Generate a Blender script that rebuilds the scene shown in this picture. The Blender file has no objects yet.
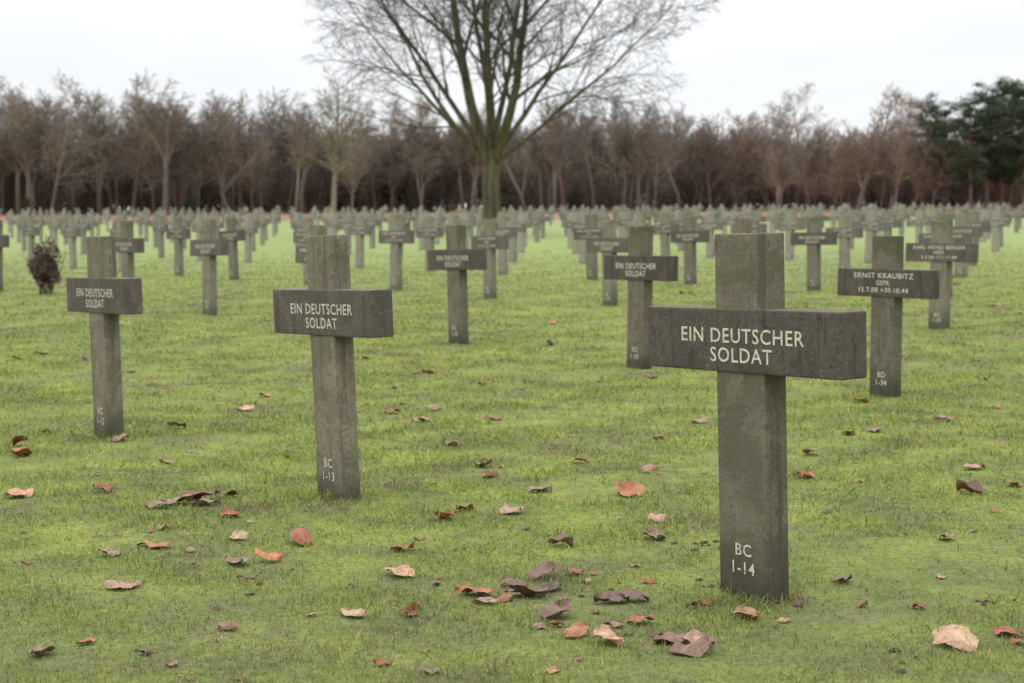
import bpy, bmesh, math, random
import numpy as np
from mathutils import Vector, Matrix
rng=np.random.default_rng(7); random.seed(7)
C=bpy.context.scene.collection
R=math.radians

# ---------------------------------------------------------------- helpers
def link(o): C.objects.link(o); return o
def newmat(name,rough=0.9):
    m=bpy.data.materials.new(name); m.use_nodes=True
    nt=m.node_tree; b=nt.nodes['Principled BSDF']; b.inputs['Roughness'].default_value=rough
    b.inputs['Specular IOR Level'].default_value=0.25
    return m,nt,b
def N(nt,t,**k):
    n=nt.nodes.new(t)
    for a,v in k.items():
        if hasattr(n,a): setattr(n,a,v)
        else: n.inputs[a.replace('_',' ')].default_value=v
    return n
def noise(nt,vec,scale,detail=4,rough=.6,dist=0):
    n=nt.nodes.new('ShaderNodeTexNoise'); n.inputs['Scale'].default_value=scale
    n.inputs['Detail'].default_value=detail; n.inputs['Roughness'].default_value=rough; n.inputs['Distortion'].default_value=dist
    nt.links.new(vec,n.inputs['Vector']); return n.outputs['Fac']
def ramp(nt,fac,stops):
    r=nt.nodes.new('ShaderNodeValToRGB'); e=r.color_ramp.elements
    while len(e)<len(stops): e.new(.5)
    for i,(p,c) in enumerate(stops):
        e[i].position=p; e[i].color=(*c,1) if len(c)==3 else c
    nt.links.new(fac,r.inputs['Fac']); return r.outputs['Color']
def mix(nt,fac,a,b,mode='MIX'):
    m=nt.nodes.new('ShaderNodeMix'); m.data_type='RGBA'; m.blend_type=mode
    for s,v in ((0,fac),(6,a),(7,b)):
        if isinstance(v,(int,float)): m.inputs[s].default_value=v
        elif isinstance(v,tuple): m.inputs[s].default_value=(*v,1)
        else: nt.links.new(v,m.inputs[s])
    return m.outputs[2]
def math_(nt,op,a,b=0.,clamp=False):
    m=nt.nodes.new('ShaderNodeMath'); m.operation=op; m.use_clamp=clamp
    for s,v in ((0,a),(1,b)):
        if isinstance(v,(int,float)): m.inputs[s].default_value=v
        else: nt.links.new(v,m.inputs[s])
    return m.outputs[0]
def maprange(nt,v,a,b,c=0.,d=1.):
    m=nt.nodes.new('ShaderNodeMapRange'); m.interpolation_type='SMOOTHSTEP'
    nt.links.new(v,m.inputs[0])
    for i,x in enumerate((a,b,c,d)): m.inputs[i+1].default_value=x
    return m.outputs[0]
def bump(nt,h,strength,dist,b):
    n=nt.nodes.new('ShaderNodeBump'); n.inputs['Strength'].default_value=strength; n.inputs['Distance'].default_value=dist
    nt.links.new(h,n.inputs['Height']); nt.links.new(n.outputs['Normal'],b.inputs['Normal'])
def mesh_np(name,verts,faces_tri=None,faces_quad=None,smooth=False):
    me=bpy.data.meshes.new(name); verts=np.asarray(verts,dtype=np.float32)
    me.vertices.add(len(verts)); me.vertices.foreach_set('co',verts.ravel())
    ft=np.zeros((0,3),int) if faces_tri is None else np.asarray(faces_tri,int).reshape(-1,3)
    fq=np.zeros((0,4),int) if faces_quad is None else np.asarray(faces_quad,int).reshape(-1,4)
    loops=np.concatenate([ft.ravel(),fq.ravel()]).astype(np.int32)
    tot=np.concatenate([np.full(len(ft),3),np.full(len(fq),4)])
    st=np.concatenate([[0],np.cumsum(tot)[:-1]]).astype(np.int32)
    me.loops.add(len(loops)); me.loops.foreach_set('vertex_index',loops)
    me.polygons.add(len(tot)); me.polygons.foreach_set('loop_start',st)
    try: me.polygons.foreach_set('loop_total',tot.astype(np.int32))
    except Exception: pass
    if smooth: me.polygons.foreach_set('use_smooth',np.ones(len(tot),dtype=bool))
    me.update(calc_edges=True); me.validate()
    return me

KY=[-400,10.3,12,14,19,25,80,210,260,1500]; KZ=[0,0,.032,.09,.19,.31,1.22,4.75,5.0,5.0]
def gz(x,y):
    x=np.asarray(x,float); y=np.asarray(y,float)
    z=np.interp(y,KY,KZ)
    return z+.005*(np.sin(3.1*x+1.3+.8*y)+np.sin(2.3*y+.7*x)+np.sin(5.7*x-3.3*y+1))+.010*np.sin(.9*x+.6*y)

# ---------------------------------------------------------------- world
SE,SA=R(50),R(235)
w=bpy.data.worlds.new("World"); bpy.context.scene.world=w; w.use_nodes=True
nt=w.node_tree; bg=nt.nodes['Background']
sky=N(nt,'ShaderNodeTexSky',sky_type='NISHITA',sun_disc=False); sky.sun_elevation=SE; sky.sun_rotation=SA
tc=nt.nodes.new('ShaderNodeTexCoord'); sp=nt.nodes.new('ShaderNodeSeparateXYZ'); nt.links.new(tc.outputs['Generated'],sp.inputs[0])
z=math_(nt,'MAXIMUM',sp.outputs['Z'],0.)
lum=math_(nt,'ADD',math_(nt,'MULTIPLY',math_(nt,'POWER',z,1.5),19.),9.8)
mp=nt.nodes.new('ShaderNodeMapping'); mp.inputs['Scale'].default_value=(1,1,3.5); nt.links.new(tc.outputs['Generated'],mp.inputs[0])
cl=noise(nt,mp.outputs[0],3.5,4,.5)
lum=math_(nt,'MULTIPLY',lum,maprange(nt,cl,.3,.7,.93,1.04))
comb=nt.nodes.new('ShaderNodeVectorMath'); comb.operation='SCALE'; comb.inputs[0].default_value=(.985,1.0,1.03)
nt.links.new(lum,comb.inputs['Scale'])
col=mix(nt,.94,sky.outputs[0],comb.outputs[0])
nt.links.new(col,bg.inputs['Color']); bg.inputs['Strength'].default_value=.1
sl=bpy.data.lights.new('sun','SUN'); sl.energy=.5; sl.angle=R(40); sl.color=(1,.985,.96)
so=link(bpy.data.objects.new('sun',sl))
sd=Vector((math.sin(SA)*math.cos(SE),math.cos(SA)*math.cos(SE),math.sin(SE)))
so.rotation_euler=sd.to_track_quat('Z','Y').to_euler(); so.location=(-20,-20,30)
sc=bpy.context.scene; sc.view_settings.view_transform='Standard'; sc.view_settings.look='None'; sc.view_settings.exposure=0

# ---------------------------------------------------------------- camera
cd=bpy.data.cameras.new('camera'); cam=link(bpy.data.objects.new('camera',cd)); sc.camera=cam
cd.sensor_width=36; cd.lens=56.5; cd.clip_end=3000
cam.matrix_world=Matrix.Translation((0,0,1.045))@Matrix.Rotation(R(90-3.75),4,'X')@Matrix.Rotation(R(-.33),4,'Z')
cd.dof.use_dof=True; cd.dof.focus_distance=4.9; cd.dof.aperture_fstop=5.4

# ---------------------------------------------------------------- ground
def axis(lo,hi,step,far,g=1.25):
    a=list(np.arange(lo,hi+1e-6,step)); s=step
    while a[-1]<far: s*=g; a.append(a[-1]+s)
    s=step; b=[]
    p=lo
    while p>-far: s*=g; p-=s; b.append(p)
    return np.array(b[::-1]+a)
ax=axis(-9,9,.13,900,1.2); ay=axis(2,22,.13,1200,1.08)
X,Y=np.meshgrid(ax,ay); V=np.stack([X,Y,gz(X,Y)],-1).reshape(-1,3)
nx,ny=len(ax),len(ay); I=(np.arange(ny-1)[:,None]*nx+np.arange(nx-1)[None]).ravel()
gm=mesh_np('ground',V,None,np.stack([I,I+1,I+nx+1,I+nx],1),True)
def grass_color(nt,pos):
    big=noise(nt,pos,.5,3,.6); med=noise(nt,pos,2.4,6,.72); fine=noise(nt,pos,14,4,.75)
    c=ramp(nt,big,[(.3,(.145,.19,.05)),(.5,(.21,.265,.052)),(.7,(.29,.345,.06))])
    c2=ramp(nt,med,[(.34,(.085,.10,.045)),(.45,(.165,.20,.055)),(.54,(.23,.285,.055)),(.66,(.37,.41,.08))])
    c=mix(nt,.6,c,c2)
    c=mix(nt,maprange(nt,fine,.50,.66,0,.65),c,(.235,.21,.12))
    s=nt.nodes.new('ShaderNodeSeparateXYZ'); nt.links.new(pos,s.inputs[0])
    wn=noise(nt,pos,1.0,6,.72,.4); c=mix(nt,maprange(nt,wn,.52,.66,0,.7),c,(.155,.14,.08))
    c=mix(nt,maprange(nt,s.outputs['Y'],6.5,3.8,0,.3),c,(.17,.175,.08))
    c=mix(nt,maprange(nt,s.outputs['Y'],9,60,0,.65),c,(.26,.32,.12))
    return c,s
m,nt,b=newmat('lawn_soil',.95)
geo=nt.nodes.new('ShaderNodeNewGeometry'); pos=geo.outputs['Position']
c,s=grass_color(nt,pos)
f1=noise(nt,pos,45,4,.75)
near=maprange(nt,s.outputs['Y'],20,45,1,0)
c=mix(nt,math_(nt,'MULTIPLY',maprange(nt,f1,.6,.35,.0,.6),near),c,(.10,.105,.035))
so_=noise(nt,pos,1.6,5,.7,.4); c=mix(nt,math_(nt,'MULTIPLY',maprange(nt,so_,.58,.68,0,.8),near),c,(.085,.065,.04))
ln=noise(nt,pos,.05,4,.6)
yy=math_(nt,'ADD',s.outputs['Y'],math_(nt,'MULTIPLY',ln,30.))
lit=ramp(nt,noise(nt,pos,1.2,4,.7),[(.3,(.17,.095,.065)),(.6,(.30,.17,.11))])
c=mix(nt,maprange(nt,yy,122,142),c,lit)
nt.links.new(c,b.inputs['Base Color']); bump(nt,f1,.9,.02,b)
gm.materials.append(m); link(bpy.data.objects.new('ground',gm))

# ---------------------------------------------------------------- grass blades
CR=[(.70,4.61),(-.70,6.42),(-2.14,8.48)]
def blades(name,n,y0,y1,fx,scale):
    y=np.exp(rng.uniform(math.log(y0),math.log(y1),n)); x=rng.uniform(-1,1,n)*(fx*y+.6)
    wv=np.sin(1.9*x+1.1*np.sin(2.2*y))+np.sin(2.7*y+1.6*np.sin(1.7*x+1))+.6*np.sin(6*x-4*y)
    keep=(rng.random(n)<np.clip((y1-y)/(y1*.6),0,1))&(rng.random(n)<np.where(wv>1.1,.35,1.)); y=y[keep]; x=x[keep]; n=len(y)
    k=np.sin(7*x+3*np.sin(4*y))+np.sin(9*y+2*np.sin(5*x))+.9*np.sin(2.3*x+1.7*y)*np.sin(3.1*y-x)+rng.normal(0,.8,n)
    near=np.zeros(n)
    for (a,b_) in CR: near=np.maximum(near,np.exp(-((x-a)**2+(y-b_)**2)/.16**2))
    hh=(.009+.006*np.clip(k,-1,2.4)+rng.exponential(.007,n))*(1+1.0*near)*scale; hh=np.clip(hh,.004,.06)
    far=1+.10*np.clip(y-5,0,8); hh*=np.minimum(far,1.3)
    wd=.0012*(1+.26*(y-4))*rng.uniform(.6,1.6,n)
    az=rng.uniform(0,2*np.pi,n); tilt=np.abs(rng.normal(.75,.42,n)); ta=rng.uniform(0,2*np.pi,n)
    g=gz(x,y)
    base=np.stack([x,y,g-.002],1); side=np.stack([np.cos(az),np.sin(az),0*az],1)*wd[:,None]
    d=np.stack([np.sin(tilt)*np.cos(ta),np.sin(tilt)*np.sin(ta),np.cos(tilt)],1)
    mid=base+d*(hh*.55)[:,None]; d2=d.copy(); d2[:,2]-=.5; d2[:,:2]*=1.4
    tip=mid+d2*(hh*.6)[:,None]; tip[:,2]=np.maximum(tip[:,2],g+.003)
    V=np.stack([base-side,base+side,mid-side*.8,mid+side*.8,tip],1).reshape(-1,3)
    i=np.arange(n)*5
    me=mesh_np(name,V,np.stack([i+2,i+3,i+4],1),np.stack([i,i+1,i+3,i+2],1))
    a=me.attributes.new('rnd','FLOAT','POINT'); a.data.foreach_set('value',np.repeat(rng.random(n),5).astype(np.float32))
    return me
gb=blades('lawn_grass',680000,2.9,50,.40,1.0)
m,nt,b=newmat('grass_blade',.6)
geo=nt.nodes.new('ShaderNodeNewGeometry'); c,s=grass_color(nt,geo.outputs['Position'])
at=N(nt,'ShaderNodeAttribute',attribute_name='rnd')
v=ramp(nt,at.outputs['Fac'],[(0,(.55,.6,.5)),(.5,(1,1,1)),(.80,(1.3,1.2,1.15)),(.88,(1.6,1.25,1.8)),(1,(1.9,1.45,2.2))])
c=mix(nt,1.,c,v,'MULTIPLY'); c=mix(nt,1.,c,(1.12,1.12,1.12),'MULTIPLY')
nt.links.new(c,b.inputs['Base Color'])
tr=nt.nodes.new('ShaderNodeBsdfTranslucent'); nt.links.new(c,tr.inputs['Color'])
ms=nt.nodes.new('ShaderNodeMixShader'); ms.inputs[0].default_value=.35
nt.links.new(b.outputs[0],ms.inputs[1]); nt.links.new(tr.outputs[0],ms.inputs[2]); nt.links.new(ms.outputs[0],nt.nodes['Material Output'].inputs[0])
gb.materials.append(m); link(bpy.data.objects.new('lawn_grass',gb))

# ---------------------------------------------------------------- fallen leaves
TAN=(.40,.235,.14);ORG=(.36,.155,.07);RUST=(.25,.09,.042);PUR=(.17,.098,.072);GRY=(.25,.165,.115);PNK=(.35,.215,.15);DRK=(.09,.055,.042)
L=[(-1.97,6.37,TAN,1.2),(-1.66,6.44,RUST,1),(-1.30,6.2,GRY,1.3),(-1.22,6.28,PUR,1.1),(-1.36,6.12,GRY,1.0),(-1.15,6.4,PUR,.9),(-1.19,5.31,ORG,1),(-1.16,4.71,PNK,1.1),
(-.885,5.08,GRY,.9),(-.725,5.44,RUST,1.1),(-.79,5.13,ORG,.8),(-.955,5.48,PNK,.8),(-.35,4.90,TAN,1),(-.26,5.92,RUST,.9),(-.18,6.09,ORG,.8),(0,6.02,PNK,1.0),
(.31,7.43,ORG,.8),(-.1,6.97,PUR,.8),(-.14,7.27,GRY,.9),(.46,6.39,ORG,1.3),(.525,5.82,PNK,.9),(-.11,4.66,ORG,1.1),(-.08,4.55,PNK,.8),(.04,4.66,PUR,1.1),(.09,4.9,PUR,.9),(.12,4.74,DRK,.8),
(.11,4.37,PUR,1.),(.28,4.53,PUR,.9),(.345,4.55,PUR,1.),(.245,4.04,TAN,1.1),(.16,4.12,ORG,.9),(.44,3.96,PUR,1.2),(.47,4.03,PNK,.8),(.40,4.06,PUR,.9),(.34,4.26,RUST,.7),
(.64,4.33,TAN,1),(1.115,4.0,TAN,1.2),(1.29,4.13,RUST,.9),(1.85,6.46,PUR,1),(1.28,7.0,ORG,1),(1.415,7.63,TAN,.9),(2.04,7.06,PNK,1),(1.89,8.35,GRY,1.2),(2.17,9.92,RUST,1.1),
(-.44,4.35,PNK,.8),(-1.17,3.9,GRY,.8),(-1.31,5.17,GRY,.7),(-2.5,8.07,RUST,1.2),(-2.35,7.63,RUST,1.2),(-2.42,7.8,ORG,.9),(-4.0,13.6,GRY,1.4),(-.62,11.8,ORG,1.2),(-.52,9.07,PNK,1),(.11,6.56,GRY,.9),
(1.04,8.9,GRY,1),(.76,8.27,GRY,.9),(.16,5.37,PUR,.8),(.48,5.5,GRY,.9),(1.0,4.8,PUR,.8),(2.09,6.64,RUST,1),(-.37,5.32,RUST,.7),(-.9,7.6,PNK,.9),(-1.6,7.4,GRY,.8),(-1.05,5.9,RUST,.8),(1.5,5.5,GRY,.7),
(2.4,8.9,PNK,1),(2.6,10.9,GRY,1.1),(2.9,9.6,ORG,1),(.6,7.1,PNK,.8),(-.3,8.1,GRY,.9),(.2,4.95,RUST,.6),(-.75,4.15,PUR,.6),(-.2,3.75,GRY,.6),
(.0,4.78,PUR,.8),(-.03,4.6,RUST,.7),(-1.27,6.33,RUST,.9),(-1.19,6.18,GRY,.9)]
pal=[TAN,ORG,RUST,PUR,GRY,PNK,DRK,RUST,GRY]
for _ in range(200):
    y=math.exp(rng.uniform(math.log(3.4),math.log(34))); x=rng.uniform(-.42,.42)*y
    L.append((x,y,pal[rng.integers(len(pal))],rng.uniform(.25,.5) if y<8 else rng.uniform(.5,1.1)))
for _ in range(30):
    L.append((rng.normal(.2,.32),rng.normal(4.5,.4),[PUR,DRK,PUR,RUST,GRY][rng.integers(5)],rng.uniform(.2,.45)))
LV=[];LF=[];LC=[];nu,nv=11,7
for (x,y,c,s_) in L:
    ln=.108*s_*rng.uniform(.85,1.15); W=ln*rng.uniform(.30,.40)
    cu=rng.uniform(-.3,.45); be=rng.uniform(-.4,.4); ph=rng.uniform(0,6.28); asym=rng.uniform(-.12,.12)
    if rng.random()<.25: cu*=2.4
    P=[]
    for i in range(nu):
        u=i/(nu-1); ww=W*(math.sin(math.pi*min(1,u*.97+.015)**.85)**.8)*(1+.10*math.sin(i*2.9+ph)+.05*(i%2))
        for j in range(nv):
            vv=(j/(nv-1)-.5)*2
            zz=cu*W*(abs(vv)**1.6)*.8*(.4+u)+be*ln*(u-.5)**2+.05*ln*math.sin(6*u+2.2*vv+ph)+.04*ln*math.sin(11*u-4*vv+2*ph)-(.02*ln if j==3 else 0)
            P.append((ln*(u-.5),ww*vv+asym*ln*math.sin(math.pi*u),zz))
    P=np.array(P); tl=rng.normal(0,.12); t2=rng.normal(0,.12)
    M=np.array((Matrix.Rotation(rng.uniform(0,6.28),3,'Z')@Matrix.Rotation(tl,3,'X')@Matrix.Rotation(t2,3,'Y')))
    P=P@M.T; P[:,2]-=P[:,2].min(); P+=np.array([x,y,float(gz(x,y))+.002])
    o=len(LV)*nu*nv
    LV.append(P)
    for i in range(nu-1):
        for j in range(nv-1):
            a=o+i*nv+j; LF.append((a,a+1,a+nv+1,a+nv))
    k=rng.uniform(.85,1.2); cc=np.array(c)*k*rng.uniform(.94,1.06,3)
    cols=np.tile(cc,(nu*nv,1)); cols*= (1+.10*rng.normal(size=(nu*nv,1)))
    cols.reshape(nu,nv,3)[:,3]*=1.25; LC.append(cols)
lm=mesh_np('fallen_leaves',np.concatenate(LV),None,LF,True)
ca=lm.attributes.new('col','FLOAT_COLOR','POINT'); cc=np.clip(np.concatenate(LC),0,1); ca.data.foreach_set('color',np.concatenate([cc,np.ones((len(cc),1))],1).astype(np.float32).ravel())
m,nt,b=newmat('dead_leaf',.5); at=N(nt,'ShaderNodeAttribute',attribute_name='col')
geo=nt.nodes.new('ShaderNodeNewGeometry'); f=noise(nt,geo.outputs['Position'],90,4,.6)
c=mix(nt,maprange(nt,f,.45,.7,0,.5),at.outputs['Color'],(.08,.045,.03)); nt.links.new(c,b.inputs['Base Color'])
bump(nt,f,.4,.003,b)
lm.materials.append(m); link(bpy.data.objects.new('fallen_leaves',lm))

# soil crumbs
bm=bmesh.new()
for (x,y,n,sp_) in [(.66,5.38,16,.06),(.60,4.76,8,.04),(1.36,4.55,6,.03),(.3,4.75,8,.12),(-.9,4.9,5,.2),(1.0,3.9,4,.1)]:
    for _ in range(n):
        px,py=rng.normal(x,sp_),rng.normal(y,sp_*.8); r=rng.uniform(.003,.010)
        mt=Matrix.Translation((px,py,float(gz(px,py))+.002))@Matrix.Diagonal((rng.uniform(.8,1.7),rng.uniform(.8,1.5),.7,1))
        res=bmesh.ops.create_icosphere(bm,subdivisions=2,radius=r,matrix=mt)
        for v_ in res['verts']: v_.co+=Vector(rng.normal(0,r*.16,3))
me=bpy.data.meshes.new('soil_crumbs'); bm.to_mesh(me); bm.free()
m,nt,b=newmat('soil')
geo=nt.nodes.new('ShaderNodeNewGeometry'); nt.links.new(ramp(nt,noise(nt,geo.outputs['Position'],120,3),[(.3,(.04,.028,.018)),(.7,(.10,.07,.045))]),b.inputs['Base Color'])
me.materials.append(m); link(bpy.data.objects.new('soil_crumbs',me))

# ---------------------------------------------------------------- crosses
def concrete(name,lo,mid,hi,moss,haze_tint):
    m,nt,b=newmat(name,.85)
    tc=nt.nodes.new('ShaderNodeTexCoord'); oi=nt.nodes.new('ShaderNodeObjectInfo')
    off=nt.nodes.new('ShaderNodeVectorMath'); off.operation='MULTIPLY_ADD'; off.inputs[1].default_value=(1,1,1)
    sc_=nt.nodes.new('ShaderNodeVectorMath'); sc_.operation='SCALE'; sc_.inputs[0].default_value=(17,31,11); nt.links.new(oi.outputs['Random'],sc_.inputs['Scale'])
    nt.links.new(tc.outputs['Object'],off.inputs[0]); nt.links.new(sc_.outputs[0],off.inputs[2]); p=off.outputs[0]
    c=ramp(nt,noise(nt,p,9,8,.8,.6),[(.36,lo),(.5,mid),(.62,hi)])
    f=noise(nt,p,110,3,.8)
    c=mix(nt,maprange(nt,f,.52,.64,0,.6),c,tuple(min(1,x*1.6) for x in hi))
    f2=noise(nt,p,60,4,.75); c=mix(nt,maprange(nt,f2,.54,.64,0,.75),c,tuple(x*.38 for x in lo))
    mpn=nt.nodes.new('ShaderNodeMapping'); mpn.inputs['Scale'].default_value=(26,26,2.0); nt.links.new(p,mpn.inputs[0])
    st=noise(nt,mpn.outputs[0],1,6,.7); c=mix(nt,maprange(nt,st,.50,.62,0,.65),c,moss)
    c=mix(nt,maprange(nt,st,.47,.36,0,.8),c,tuple(x*.5 for x in lo))
    bl=noise(nt,p,3.6,4,.65,.8); c=mix(nt,maprange(nt,bl,.48,.60,0,.6),c,tuple(x*.75 for x in lo))
    geo=nt.nodes.new('ShaderNodeNewGeometry'); sn=nt.nodes.new('ShaderNodeSeparateXYZ'); nt.links.new(geo.outputs['Normal'],sn.inputs[0])
    up=maprange(nt,sn.outputs['Z'],.3,.9,0,.6); c=mix(nt,up,c,(.16,.17,.08))
    pt=maprange(nt,geo.outputs['Pointiness'],.52,.62,0,.4); c=mix(nt,pt,c,tuple(min(1,x*1.5) for x in hi))
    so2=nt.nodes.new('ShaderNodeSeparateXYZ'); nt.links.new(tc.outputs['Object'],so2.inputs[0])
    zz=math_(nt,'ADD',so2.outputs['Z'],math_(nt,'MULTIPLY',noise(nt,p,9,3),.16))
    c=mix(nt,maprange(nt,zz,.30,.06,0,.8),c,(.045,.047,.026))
    c=mix(nt,math_(nt,'MULTIPLY',maprange(nt,so2.outputs['Z'],.82,1.05,0,.7),maprange(nt,bl,.4,.58)),c,(.095,.105,.04))
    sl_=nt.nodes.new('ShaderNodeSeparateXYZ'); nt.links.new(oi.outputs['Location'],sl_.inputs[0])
    c=mix(nt,maprange(nt,sl_.outputs['Y'],10,50,0,.8),c,haze_tint)  # distance haze painted into the stone colour, stronger on rows further back
    br=maprange(nt,oi.outputs['Random'],0,1,.80,1.15)
    hs=nt.nodes.new('ShaderNodeHueSaturation'); nt.links.new(c,hs.inputs['Color']); nt.links.new(br,hs.inputs['Value'])
    nt.links.new(hs.outputs[0],b.inputs['Base Color'])
    bump(nt,math_(nt,'ADD',f,math_(nt,'MULTIPLY',f2,.6)),.5,.004,b)
    return m
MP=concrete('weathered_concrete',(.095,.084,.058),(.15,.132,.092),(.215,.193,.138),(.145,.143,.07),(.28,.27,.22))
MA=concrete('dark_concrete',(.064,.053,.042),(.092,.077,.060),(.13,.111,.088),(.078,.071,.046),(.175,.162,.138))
m,nt,b=newmat('cream_paint',.75); MT=m
tc=nt.nodes.new('ShaderNodeTexCoord'); nt.links.new(ramp(nt,noise(nt,tc.outputs['Object'],75,4,.75),[(.34,(.25,.235,.17)),(.46,(.55,.53,.41)),(.7,(.68,.66,.53))]),b.inputs['Base Color'])

H,AW,PW,PT,AT,Z0,Z1=1.05,.785,.195,.088,.102,.652,.835
def text_verts(txt,size_cap,width,cx,cz,y):
    cu=bpy.data.curves.new('t','FONT'); cu.body=txt; cu.size=1; cu.align_x='CENTER'; cu.offset=.010; cu.space_character=1.1
    cu.resolution_u=3
    o=bpy.data.objects.new('t',cu); C.objects.link(o); dg=bpy.context.evaluated_depsgraph_get()
    me=bpy.data.meshes.new_from_object(o.evaluated_get(dg)); bpy.data.objects.remove(o)
    v=np.array([t.co[:] for t in me.vertices]); f=[tuple(p.vertices) for p in me.polygons]; bpy.data.meshes.remove(me)
    mn,mx=v.min(0),v.max(0); sx=width/(mx[0]-mn[0]); sz=size_cap/(mx[1]-mn[1])
    return [(cx+(p[0]-(mn[0]+mx[0])/2)*sx, y, cz+(p[1]-(mn[1]+mx[1])/2)*sz) for p in v],f
def cross_mesh(name,lines,foot):
    bm=bmesh.new()
    def box(x,y,z0,z1,mi,bev):
        r=bmesh.ops.create_cube(bm,size=1,matrix=Matrix.Translation((0,0,(z0+z1)/2))@Matrix.Diagonal((x,y,z1-z0,1)))
        vs=r['verts']; es=list({e for v in vs for e in v.link_edges}); fs={f for v in vs for f in v.link_faces}
        for f in fs: f.material_index=mi
        rb=bmesh.ops.bevel(bm,geom=es,offset=bev,segments=2,affect='EDGES',profile=.6)
        for f in rb['faces']: f.material_index=mi
    box(PW,PT,-.12,H,0,.005); box(AW,AT,Z0,Z1,1,.006)
    def addt(v,f):
        vv=[bm.verts.new(p) for p in v]
        for q in f:
            try: nf=bm.faces.new([vv[i] for i in q]); nf.material_index=2
            except ValueError: pass
    for (t,cap,wd,cz) in lines: addt(*text_verts(t,cap,wd,.012,cz,-AT/2-.0016))
    for (t,cap,wd,cz) in foot: addt(*text_verts(t,cap,wd,.004,cz,-PT/2-.0016))
    me=bpy.data.meshes.new(name); bm.to_mesh(me); bm.free()
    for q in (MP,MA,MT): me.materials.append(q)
    return me
EDS=[('EIN DEUTSCHER',.043,.495,.758),('SOLDAT',.043,.25,.702)]
def ft(n): return [('BC',.036,.064,.140),('1-%s'%n,.036,.090,.088)]
def NM(a,b_,c_): return [(a,.034,.0+.036*len(a),.792),(b_,.030,.12,.745),(c_,.032,.42,.698)]
m14=cross_mesh('cross_14',EDS,ft('14')); m13=cross_mesh('cross_13',EDS,ft('13')); m12=cross_mesh('cross_12',EDS,ft('12'))
mK=cross_mesh('cross_K',NM('ERNST KRAUBITZ','GEFR.','15.7.08 +30.10.44'),[('BD',.036,.062,.145),('1-34',.036,.088,.093)])
var=[cross_mesh('cross_a',EDS,ft('33')),cross_mesh('cross_b',NM('KARL HEINZ BERGER','GREN.','3.2.24 +11.11.44'),ft('35')),cross_mesh('cross_c',NM('OTTO LINDNER','O.GEFR.','8.9.21 +2.10.44'),ft('36'))]
TH=-54
def put(me,x,y,lean=0,nod=0,rz=TH,sz=1):
    o=link(bpy.data.objects.new('grave_cross',me))
    o.matrix_world=Matrix.Translation((x,y,float(gz(x,y))))@Matrix.Rotation(R(-lean),4,'Y')@Matrix.Rotation(R(nod),4,'X')@Matrix.Rotation(R(rz),4,'Z')@Matrix.Scale(sz,4)
    return o
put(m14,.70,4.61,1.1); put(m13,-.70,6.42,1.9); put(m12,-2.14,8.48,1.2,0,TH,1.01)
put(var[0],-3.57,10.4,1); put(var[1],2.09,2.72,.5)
A=(-1.43,1.92);B=(1.6,5.2);O=(2.40,10.3)
TREES=[(-.83,70,1.3),(-11.7,106,1.3),(-6.5,22.6,.9)]
for j in range(0,24):
    sh=0 if j<6 else rng.uniform(-.5,.5)
    for i in range(-36,64):
        x=O[0]+A[0]*(i+sh)+B[0]*j; y=O[1]+A[1]*(i+sh)+B[1]*j
        if y<6 or y>122 or abs(x)>.36*y+5: continue
        if j==0 and y<9 : continue
        if any(math.hypot(x-a,y-b_)<r for a,b_,r in TREES): continue
        if j>1 and rng.random()<.02: continue
        me=mK if (i,j)==(0,0) else (var[0] if (j==0 and i in(1,2)) or rng.random()<.4 else var[int(rng.integers(1,3))])
        jt=.06 if y>15 else .0
        if (i,j)==(1,0): x-=.01; y-=.1
        if (i,j)==(2,0): x-=.01
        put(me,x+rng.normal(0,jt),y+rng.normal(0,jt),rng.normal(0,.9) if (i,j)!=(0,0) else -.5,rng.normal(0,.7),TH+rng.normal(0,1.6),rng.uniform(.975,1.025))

# ---------------------------------------------------------------- trees
def tube_mesh(name,polys):
    VV=[];FQ=[];o=0
    for P,Rr,k in polys:
        n=len(P); T=np.gradient(P,axis=0); T/=np.linalg.norm(T,axis=1)[:,None]+1e-9
        ref=np.array([0.,0,1]) if abs(T[0][2])<.8 else np.array([1.,0,0])
        U=np.cross(T,ref); U/=np.linalg.norm(U,axis=1)[:,None]+1e-9; W=np.cross(T,U)
        a=np.arange(k)*2*np.pi/k
        ring=P[:,None]+Rr[:,None,None]*(np.cos(a)[None,:,None]*U[:,None]+np.sin(a)[None,:,None]*W[:,None])
        VV.append(ring.reshape(-1,3))
        i=np.arange(n-1)[:,None]*k; j=np.arange(k)[None]; j2=(j+1)%k
        FQ.append((o+np.stack([i+j,i+j2,i+k+j2,i+k+j],-1)).reshape(-1,4)); o+=n*k
    return mesh_np(name,np.concatenate(VV),None,np.concatenate(FQ),True)
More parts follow.
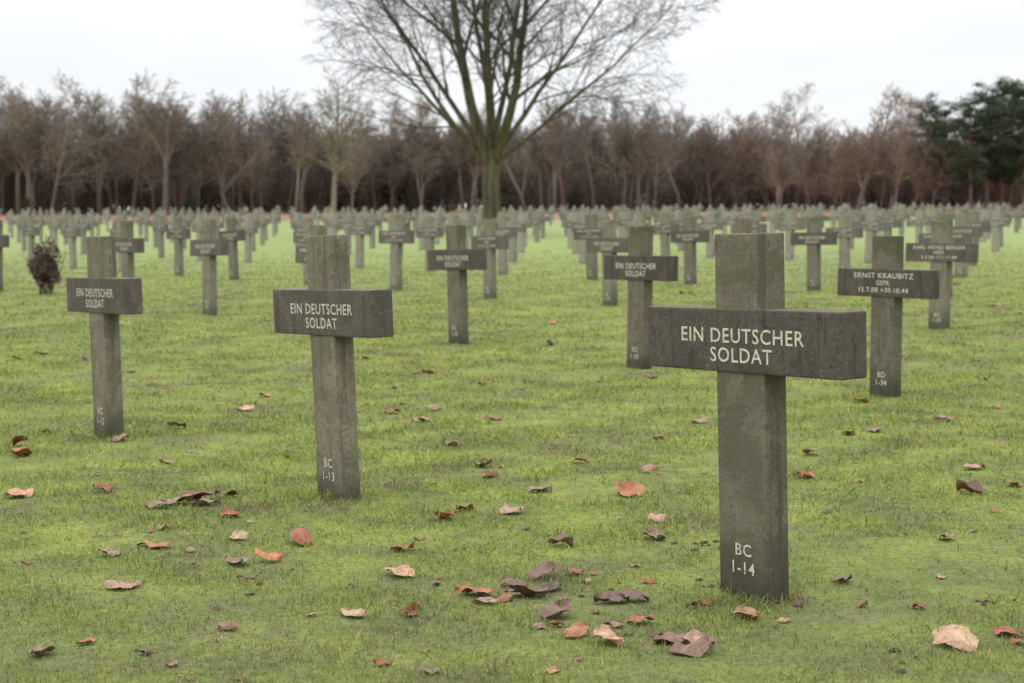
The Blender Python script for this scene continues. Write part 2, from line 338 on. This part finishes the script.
def grow(polys,r_,p,d,Ln,rad,lvl,S):
    n=S['seg'][lvl]; P=[p.copy()]; D=d/np.linalg.norm(d); dirs=[D]
    for s in range(n):
        D=D+r_.normal(0,S['wan'][lvl],3)+np.array([0,0,S['trop'][lvl]]); D/=np.linalg.norm(D)
        P.append(P[-1]+D*Ln/n); dirs.append(D)
    P=np.array(P); t=np.linspace(0,1,n+1); end=S['end'][lvl]; Rr=rad*(1-(1-end)*t)
    polys.append((P,np.maximum(Rr,S['minr']),S['side'][lvl]))
    if lvl+1>=len(S['seg']): return
    nc=S['num'][lvl]; nc=max(1,int(round(nc*r_.uniform(.8,1.2)))); az0=r_.uniform(0,6.28)
    for c in range(nc):
        tt=S['t0'][lvl]+(1-S['t0'][lvl])*((c+r_.uniform(0,1))/nc); tt=min(tt,.999)
        f=tt*n; i=int(f); q=P[i]+(P[i+1]-P[i])*(f-i); pd=dirs[i+1]
        ref=np.array([0,0,1.]) if abs(pd[2])<.9 else np.array([1.,0,0])
        u=np.cross(pd,ref); u/=np.linalg.norm(u); w_=np.cross(pd,u); az=az0+c*2.4+r_.normal(0,.3)
        an=S['ang'][lvl]*r_.uniform(.7,1.3)
        nd=pd*math.cos(an)+(u*math.cos(az)+w_*math.sin(az))*math.sin(an)
        lr=rad*(1-(1-end)*tt)
        grow(polys,r_,q,nd,Ln*S['rat'][lvl]*(1-.5*tt)*r_.uniform(.75,1.25),max(lr*S.get('rr',.55),S['minr']),lvl+1,S)
def bark(name,c1,c2,moss=None,rnd=False):
    m,nt,b=newmat(name,.95); tc=nt.nodes.new('ShaderNodeTexCoord')
    f=noise(nt,tc.outputs['Object'],4,5,.7); c=ramp(nt,f,[(.3,c1),(.7,c2)])
    s=nt.nodes.new('ShaderNodeSeparateXYZ'); nt.links.new(tc.outputs['Object'],s.inputs[0])
    if moss:
        f2=noise(nt,tc.outputs['Object'],.9,3,.6)
        k=math_(nt,'MULTIPLY',maprange(nt,s.outputs['Z'],10,2.5,.1,1),maprange(nt,f2,.3,.6,.35,.9)); c=mix(nt,k,c,moss)
        mpn=nt.nodes.new('ShaderNodeMapping'); mpn.inputs['Scale'].default_value=(6,6,.8); nt.links.new(tc.outputs['Object'],mpn.inputs[0])
        c=mix(nt,maprange(nt,noise(nt,mpn.outputs[0],1,4,.7),.45,.6,0,.7),c,(.035,.03,.02))
    if rnd:
        oi=nt.nodes.new('ShaderNodeObjectInfo'); t=ramp(nt,oi.outputs['Random'],[(0,(.65,.65,.68)),(.3,(1.15,1.1,1.0)),(.55,(.8,.77,.73)),(.8,(1.5,1.42,1.22)),(1,(.6,.6,.6))]); c=mix(nt,1.,c,t,'MULTIPLY')
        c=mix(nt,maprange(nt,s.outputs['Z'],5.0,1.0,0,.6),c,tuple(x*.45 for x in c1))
    nt.links.new(c,b.inputs['Base Color']); bump(nt,noise(nt,tc.outputs['Object'],12,4,.7),.5,.03,b); return m
# large tree
r_=np.random.default_rng(11); polys=[]
S=dict(seg=[9,7,5,3],wan=[.06,.09,.12,.15],trop=[.028,.015,-.02,-.07],end=[.14,.2,.3,.5],minr=.0075,side=[9,6,4,3],num=[13,9,7],t0=[.2,.18,.15],ang=[.62,.68,.7],rat=[.50,.50,.55],rr=.48)
tz=np.array([0,.15,.5,1.2,2.2,3.0,3.7,4.3]); tx=np.array([0,0,.0,.03,.06,.05,.06,.08])
polys.append((np.stack([tx,0*tz,tz-.1],1),np.array([.66,.54,.46,.41,.38,.37,.32,.22]),14))
limbs=[(-.72,.1,1,10.8,.13,3.3),(-.40,-.3,1,11.8,.24,3.0),(-.20,.25,1,12,.15,3.7),(-.03,-.12,1,13,.20,3.9),(.12,.28,1,12.5,.15,3.9),(.30,-.2,1,12.8,.26,3.1),(.55,.2,1,11.8,.14,3.4),(.88,-.1,1,10.8,.12,3.1),(1.2,.25,1,9.6,.10,3.4),(-1.15,-.2,1,9.8,.10,3.1),(.1,-.75,1,10,.11,3.6),(-.1,.8,1,10,.11,3.6)]
for k,(a,b_,c,ln,rd,z0) in enumerate(limbs):
    grow(polys,r_,np.array([.06+a*.12,b_*.12,z0]),np.array([a,b_,c],float),ln,rd,0,S)
polys=[(P*np.array([-1.07,1.,1.]),Rr,k) for P,Rr,k in polys]
me=tube_mesh('bare_tree',polys); me.materials.append(bark('mossy_bark',(.065,.056,.044),(.115,.10,.079),(.115,.112,.046)))
o=link(bpy.data.objects.new('bare_tree',me)); o.location=(-.80,70,float(gz(-.80,70)))
# small tree
polys=[]; S2=dict(seg=[10,6,4,3],wan=[.03,.08,.1,.12],trop=[.01,.04,.03,0],end=[.15,.25,.4,.5],minr=.009,side=[8,5,3,3],num=[30,9,6],t0=[.33,.15,.1],ang=[1.0,.65,.6],rat=[.36,.42,.5])
grow(polys,r_,np.array([0,0,-.1]),np.array([0,0,1.]),9.2,.2,0,S2)
me=tube_mesh('young_tree',polys); me.materials.append(bark('tan_bark',(.16,.13,.085),(.25,.205,.145)))
o=link(bpy.data.objects.new('young_bare_tree',me)); o.location=(-11.7,106,float(gz(-11.7,106)))

# woodland variants
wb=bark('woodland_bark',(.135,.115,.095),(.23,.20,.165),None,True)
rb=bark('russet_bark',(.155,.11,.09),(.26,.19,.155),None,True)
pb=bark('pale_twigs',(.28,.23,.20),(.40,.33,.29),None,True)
WV=[]
for k in range(10):
    rr=np.random.default_rng(100+k); polys=[]
    if k%5!=1 and k%5!=3:
        q_=[0,None,1,None,2,3,None,0,None,1][k] if k<10 else 0
        q_=0 if q_ is None else q_
        Sx=dict(seg=[8,5,4,2],wan=[.06,.1,.13,.15],trop=[.02,.07,.04,0],end=[.12,.3,.4,.6],minr=.014,side=[6,4,3,3],num=[24,9,6],t0=[[.33,.5,.25,.15][q_],.15,.1],ang=[[.95,.75,1.05,.6][q_],.75,.7],rat=[[.40,.31,.42,.36][q_],.48,.5],rr=.5)
        grow(polys,rr,np.array([0,0,-.3]),np.array([rr.normal(0,.08),rr.normal(0,.08),1.]),10.5,rr.uniform(.13,.2),0,Sx)
    else:
        Sx=dict(seg=[7,5,4,2],wan=[.09,.11,.13,.15],trop=[.04,.04,.02,0],end=[.15,.3,.4,.6],minr=.014,side=[6,4,3,3],num=[9,7,6],t0=[.2,.15,.1],ang=[.65,.7,.7],rat=[.46,.5,.5],rr=.5)
        fh=rr.uniform(1.4,4.6)
        polys.append((np.array([[0,0,-.3],[.06,0,fh*.4],[rr.normal(0,.2),0,fh]]),np.array([.23,.19,.15]),7)); ex=polys[0][0][2][0]
        for q in range(6):
            a=q*1.05+rr.normal(0,.4); t=rr.uniform(.1,.75)
            grow(polys,rr,np.array([ex*.9,0,fh*rr.uniform(.80,.98)]),np.array([t*math.cos(a),t*math.sin(a),1.]),rr.uniform(.5,.85)*(12-fh),.09,0,Sx)
    me=tube_mesh('wood_tree_%d'%k,polys); WV.append(me)
NW=len(WV)
def copym(me,mat): q=me.copy(); q.materials.clear(); q.materials.append(mat); return q
WD=[copym(q,wb) for q in WV]; WR=[copym(q,rb) for q in WV]; WP=[copym(q,pb) for q in WV]
TK=[]
for k in range(3):
    rr=np.random.default_rng(200+k); polys=[]
    Sx=dict(seg=[5,4,2],wan=[.1,.14,.15],trop=[.03,.03,0],end=[.3,.4,.6],minr=.018,side=[4,3,3],num=[12,7],t0=[.1,.1],ang=[.6,.7],rat=[.5,.5])
    for _ in range(10): grow(polys,rr,np.array([rr.normal(0,1.),rr.normal(0,.6),-.1]),np.array([rr.normal(0,.4),rr.normal(0,.4),1.]),rr.uniform(2.5,4.2),.05,0,Sx)
    me=tube_mesh('thicket_%d'%k,polys); TK.append(copym(me,wb)); TK.append(copym(me,rb))
wood=link(bpy.data.objects.new('distant_woodland',None))
def inst(me,x,y,s,sz=None,nm='tree'):
    o=link(bpy.data.objects.new(nm,me)); o.parent=wood; o.location=(x,y,float(gz(x,y))-.1); o.rotation_euler=(rng.normal(0,.03),rng.normal(0,.03),rng.uniform(0,6.28)); o.scale=(s,s,sz or s)
BX=[-.6,-.32,-.285,-.22,-.20,-.17,-.10,-.03,.03,.06,.12,.155,.175,.24,.27,.32,.6]; BH=[12.6,13.3,12.8,13.1,11.2,11.7,11.4,10.6,11.2,11.5,10.5,9.4,8.9,8.8,7.4,7.2,9]
for _ in range(330):
    y=rng.uniform(151,200); bx=rng.uniform(-.42,.42); x=bx*y
    h=np.interp(bx,BX,BH)*y/165*rng.choice([rng.uniform(.5,.8),rng.uniform(.8,1.04)],p=[.35,.65])
    russ= bx>.12 and rng.random()<.7 or rng.random()<.1
    if bx>.27: y+=16
    inst((WR if russ else WD)[rng.integers(NW)],x,y,h/11*rng.uniform(.8,1.25),h/11)
for _ in range(240):
    y=rng.uniform(162,215); x=rng.uniform(-.42,.42)*y; inst(TK[rng.integers(6) if x>15 else 2*rng.integers(3)],x,y,rng.uniform(.8,2.2),nm='thicket')
for k in range(60):
    bx=-.42+.84*(k+rng.random())/60; y=rng.uniform(205,215); inst(TK[2*(k%3)],bx*y,y,2.4,nm='thicket')
for bx,y,h,s in [(.165,160,10.8,1.2),(.185,163,12.0,1.3),(.215,160,11.8,1.35),(.235,166,11.3,1.2)]: inst(WP[int(h*7)%NW],bx*y,y,h/11*s,h/11)
for bx,y,h in [(-.215,150,13.2),(-.285,152,12.8),(-.255,158,12.2),(-.235,152,12.8),(-.30,155,13.2),(-.13,160,12.2),(.235,148,7.5),(.25,150,6.8),(.262,149,6.0),(.222,150,7.4),(.20,152,7.0)]:
    inst((WR if bx>0 else WD)[int(h*5)%NW],bx*y,y,h/11*(1.5 if bx>0 else 1.1),h/11)
# pines
PM=[]
m,nt,b=newmat('pine_needles',.7); oi=nt.nodes.new('ShaderNodeNewGeometry'); nt.links.new(ramp(nt,noise(nt,oi.outputs['Position'],.9,3),[(.3,(.024,.04,.02)),(.7,(.058,.08,.037))]),b.inputs['Base Color']); pnm=m
pbk=bark('pine_bark',(.10,.06,.04),(.16,.10,.07))
for k in range(3):
    rr=np.random.default_rng(300+k); polys=[]; V=[]
    P=np.array([[rr.normal(0,.08),rr.normal(0,.08),z_] for z_ in np.linspace(-.2,10.5,8)]); polys.append((P,np.linspace(.2,.04,8),7))
    for c in range(56):
        zc=rr.uniform(2.6,10.6); rad=(.2+2.6*math.sin(math.pi*min(1,(11.6-zc)/11.)**.75))*rr.uniform(.3,1.2); a=rr.uniform(0,6.28)
        e=np.array([rad*math.cos(a),rad*math.sin(a),zc+rr.uniform(-.2,.8)]); polys.append((np.linspace([0,0,zc-.4],e,4),np.linspace(.05,.02,4),4))
        for t in (.6,1.):
            cc=e*t+np.array([0,0,zc-.4])*(1-t); sz_=rr.uniform(.16,.40)
            q=rr.normal(0,1,(120,3))*np.array([sz_,sz_,sz_*.5])+cc; V.append(q)
    q=np.concatenate(V); n_=len(q); d1=rr.normal(0,1,(n_,3)); d1/=np.linalg.norm(d1,axis=1)[:,None]; d2=rr.normal(0,1,(n_,3)); d2/=np.linalg.norm(d2,axis=1)[:,None]
    tm=tube_mesh('pine_%d'%k,polys)
    tv=np.array([v.co[:] for v in tm.vertices]); tf=np.array([p.vertices[:] for p in tm.polygons]); bpy.data.meshes.remove(tm)
    o0=len(tv); VV=np.concatenate([tv,np.stack([q-d1*.13,q+d1*.13,q+d2*.08],1).reshape(-1,3)])
    me=mesh_np('pine_%d'%k,VV,(o0+np.arange(n_*3)).reshape(-1,3),tf); me.materials.append(pnm); me.materials.append(pbk)
    mi=np.zeros(n_+len(tf),dtype=np.int32); mi[n_:]=1; me.polygons.foreach_set('material_index',mi); PM.append(me)
for i,(bx,y,h) in enumerate([(.268,150,9.4),(.284,146,10.4),(.303,149,11.8),(.318,145,11.1),(.33,150,11.8),(.345,148,10.8),(.365,152,11),(.258,168,11.4),(.385,150,11),(.295,160,11.2),(.31,162,12.6)]):
    o=link(bpy.data.objects.new('pine_tree',PM[i%3])); o.location=(bx*y,y,float(gz(bx*y,y))); o.rotation_euler=(0,0,i*1.7); s=h/11; o.scale=(s*1.0,s*1.0,s)
for bx,y,h in [(-.2,152,1.8),(.0,152,1.3),(-.3,152,2),(-.198,151,1.5)]:
    inst(PM[0],bx*y,y,.3,.17,nm='evergreen_shrub')

# ---------------------------------------------------------------- withered shrub at left
rr=np.random.default_rng(5); polys=[]
Sx=dict(seg=[4,3],wan=[.1,.15],trop=[.1,.05],end=[.4,.5],minr=.002,side=[5,3],num=[9],t0=[.2],ang=[.6],rat=[.4])
for _ in range(12): grow(polys,rr,np.array([rr.normal(0,.04),rr.normal(0,.04),-.02]),np.array([rr.normal(0,.22),rr.normal(0,.22),1.]),.68,.008,0,Sx)
tm=tube_mesh('x',polys); tv=np.array([v.co[:] for v in tm.vertices]); tf=np.array([p.vertices[:] for p in tm.polygons])
n_=3600; q=rr.normal(0,1,(n_,3)); q/=np.linalg.norm(q,axis=1)[:,None]; q*=rr.uniform(.45,1.0,(n_,1))
q=q*np.array([.21,.20,.37])*(1+.22*np.sin(q[:,2:3]*7+q[:,:1]*6))+np.array([0,0,.38])
d1=rr.normal(0,1,(n_,3)); d1/=np.linalg.norm(d1,axis=1)[:,None]; d2=rr.normal(0,1,(n_,3)); d2/=np.linalg.norm(d2,axis=1)[:,None]
o0=len(tv); V=np.concatenate([tv,np.stack([q-d1*.024,q+d2*.016,q+d1*.024,q-d2*.016],1).reshape(-1,3)])
me=mesh_np('withered_shrub',V,None,np.concatenate([tf,o0+np.arange(n_*4).reshape(-1,4)]))
m,nt,b=newmat('withered_leaf'); geo=nt.nodes.new('ShaderNodeNewGeometry')
nt.links.new(ramp(nt,noise(nt,geo.outputs['Position'],11,3,.7),[(.35,(.05,.03,.02)),(.50,(.11,.065,.045)),(.63,(.32,.28,.25))]),b.inputs['Base Color'])
me.materials.append(m); o=link(bpy.data.objects.new('withered_shrub',me)); o.location=(-6.55,22.6,float(gz(-6.55,22.6)))
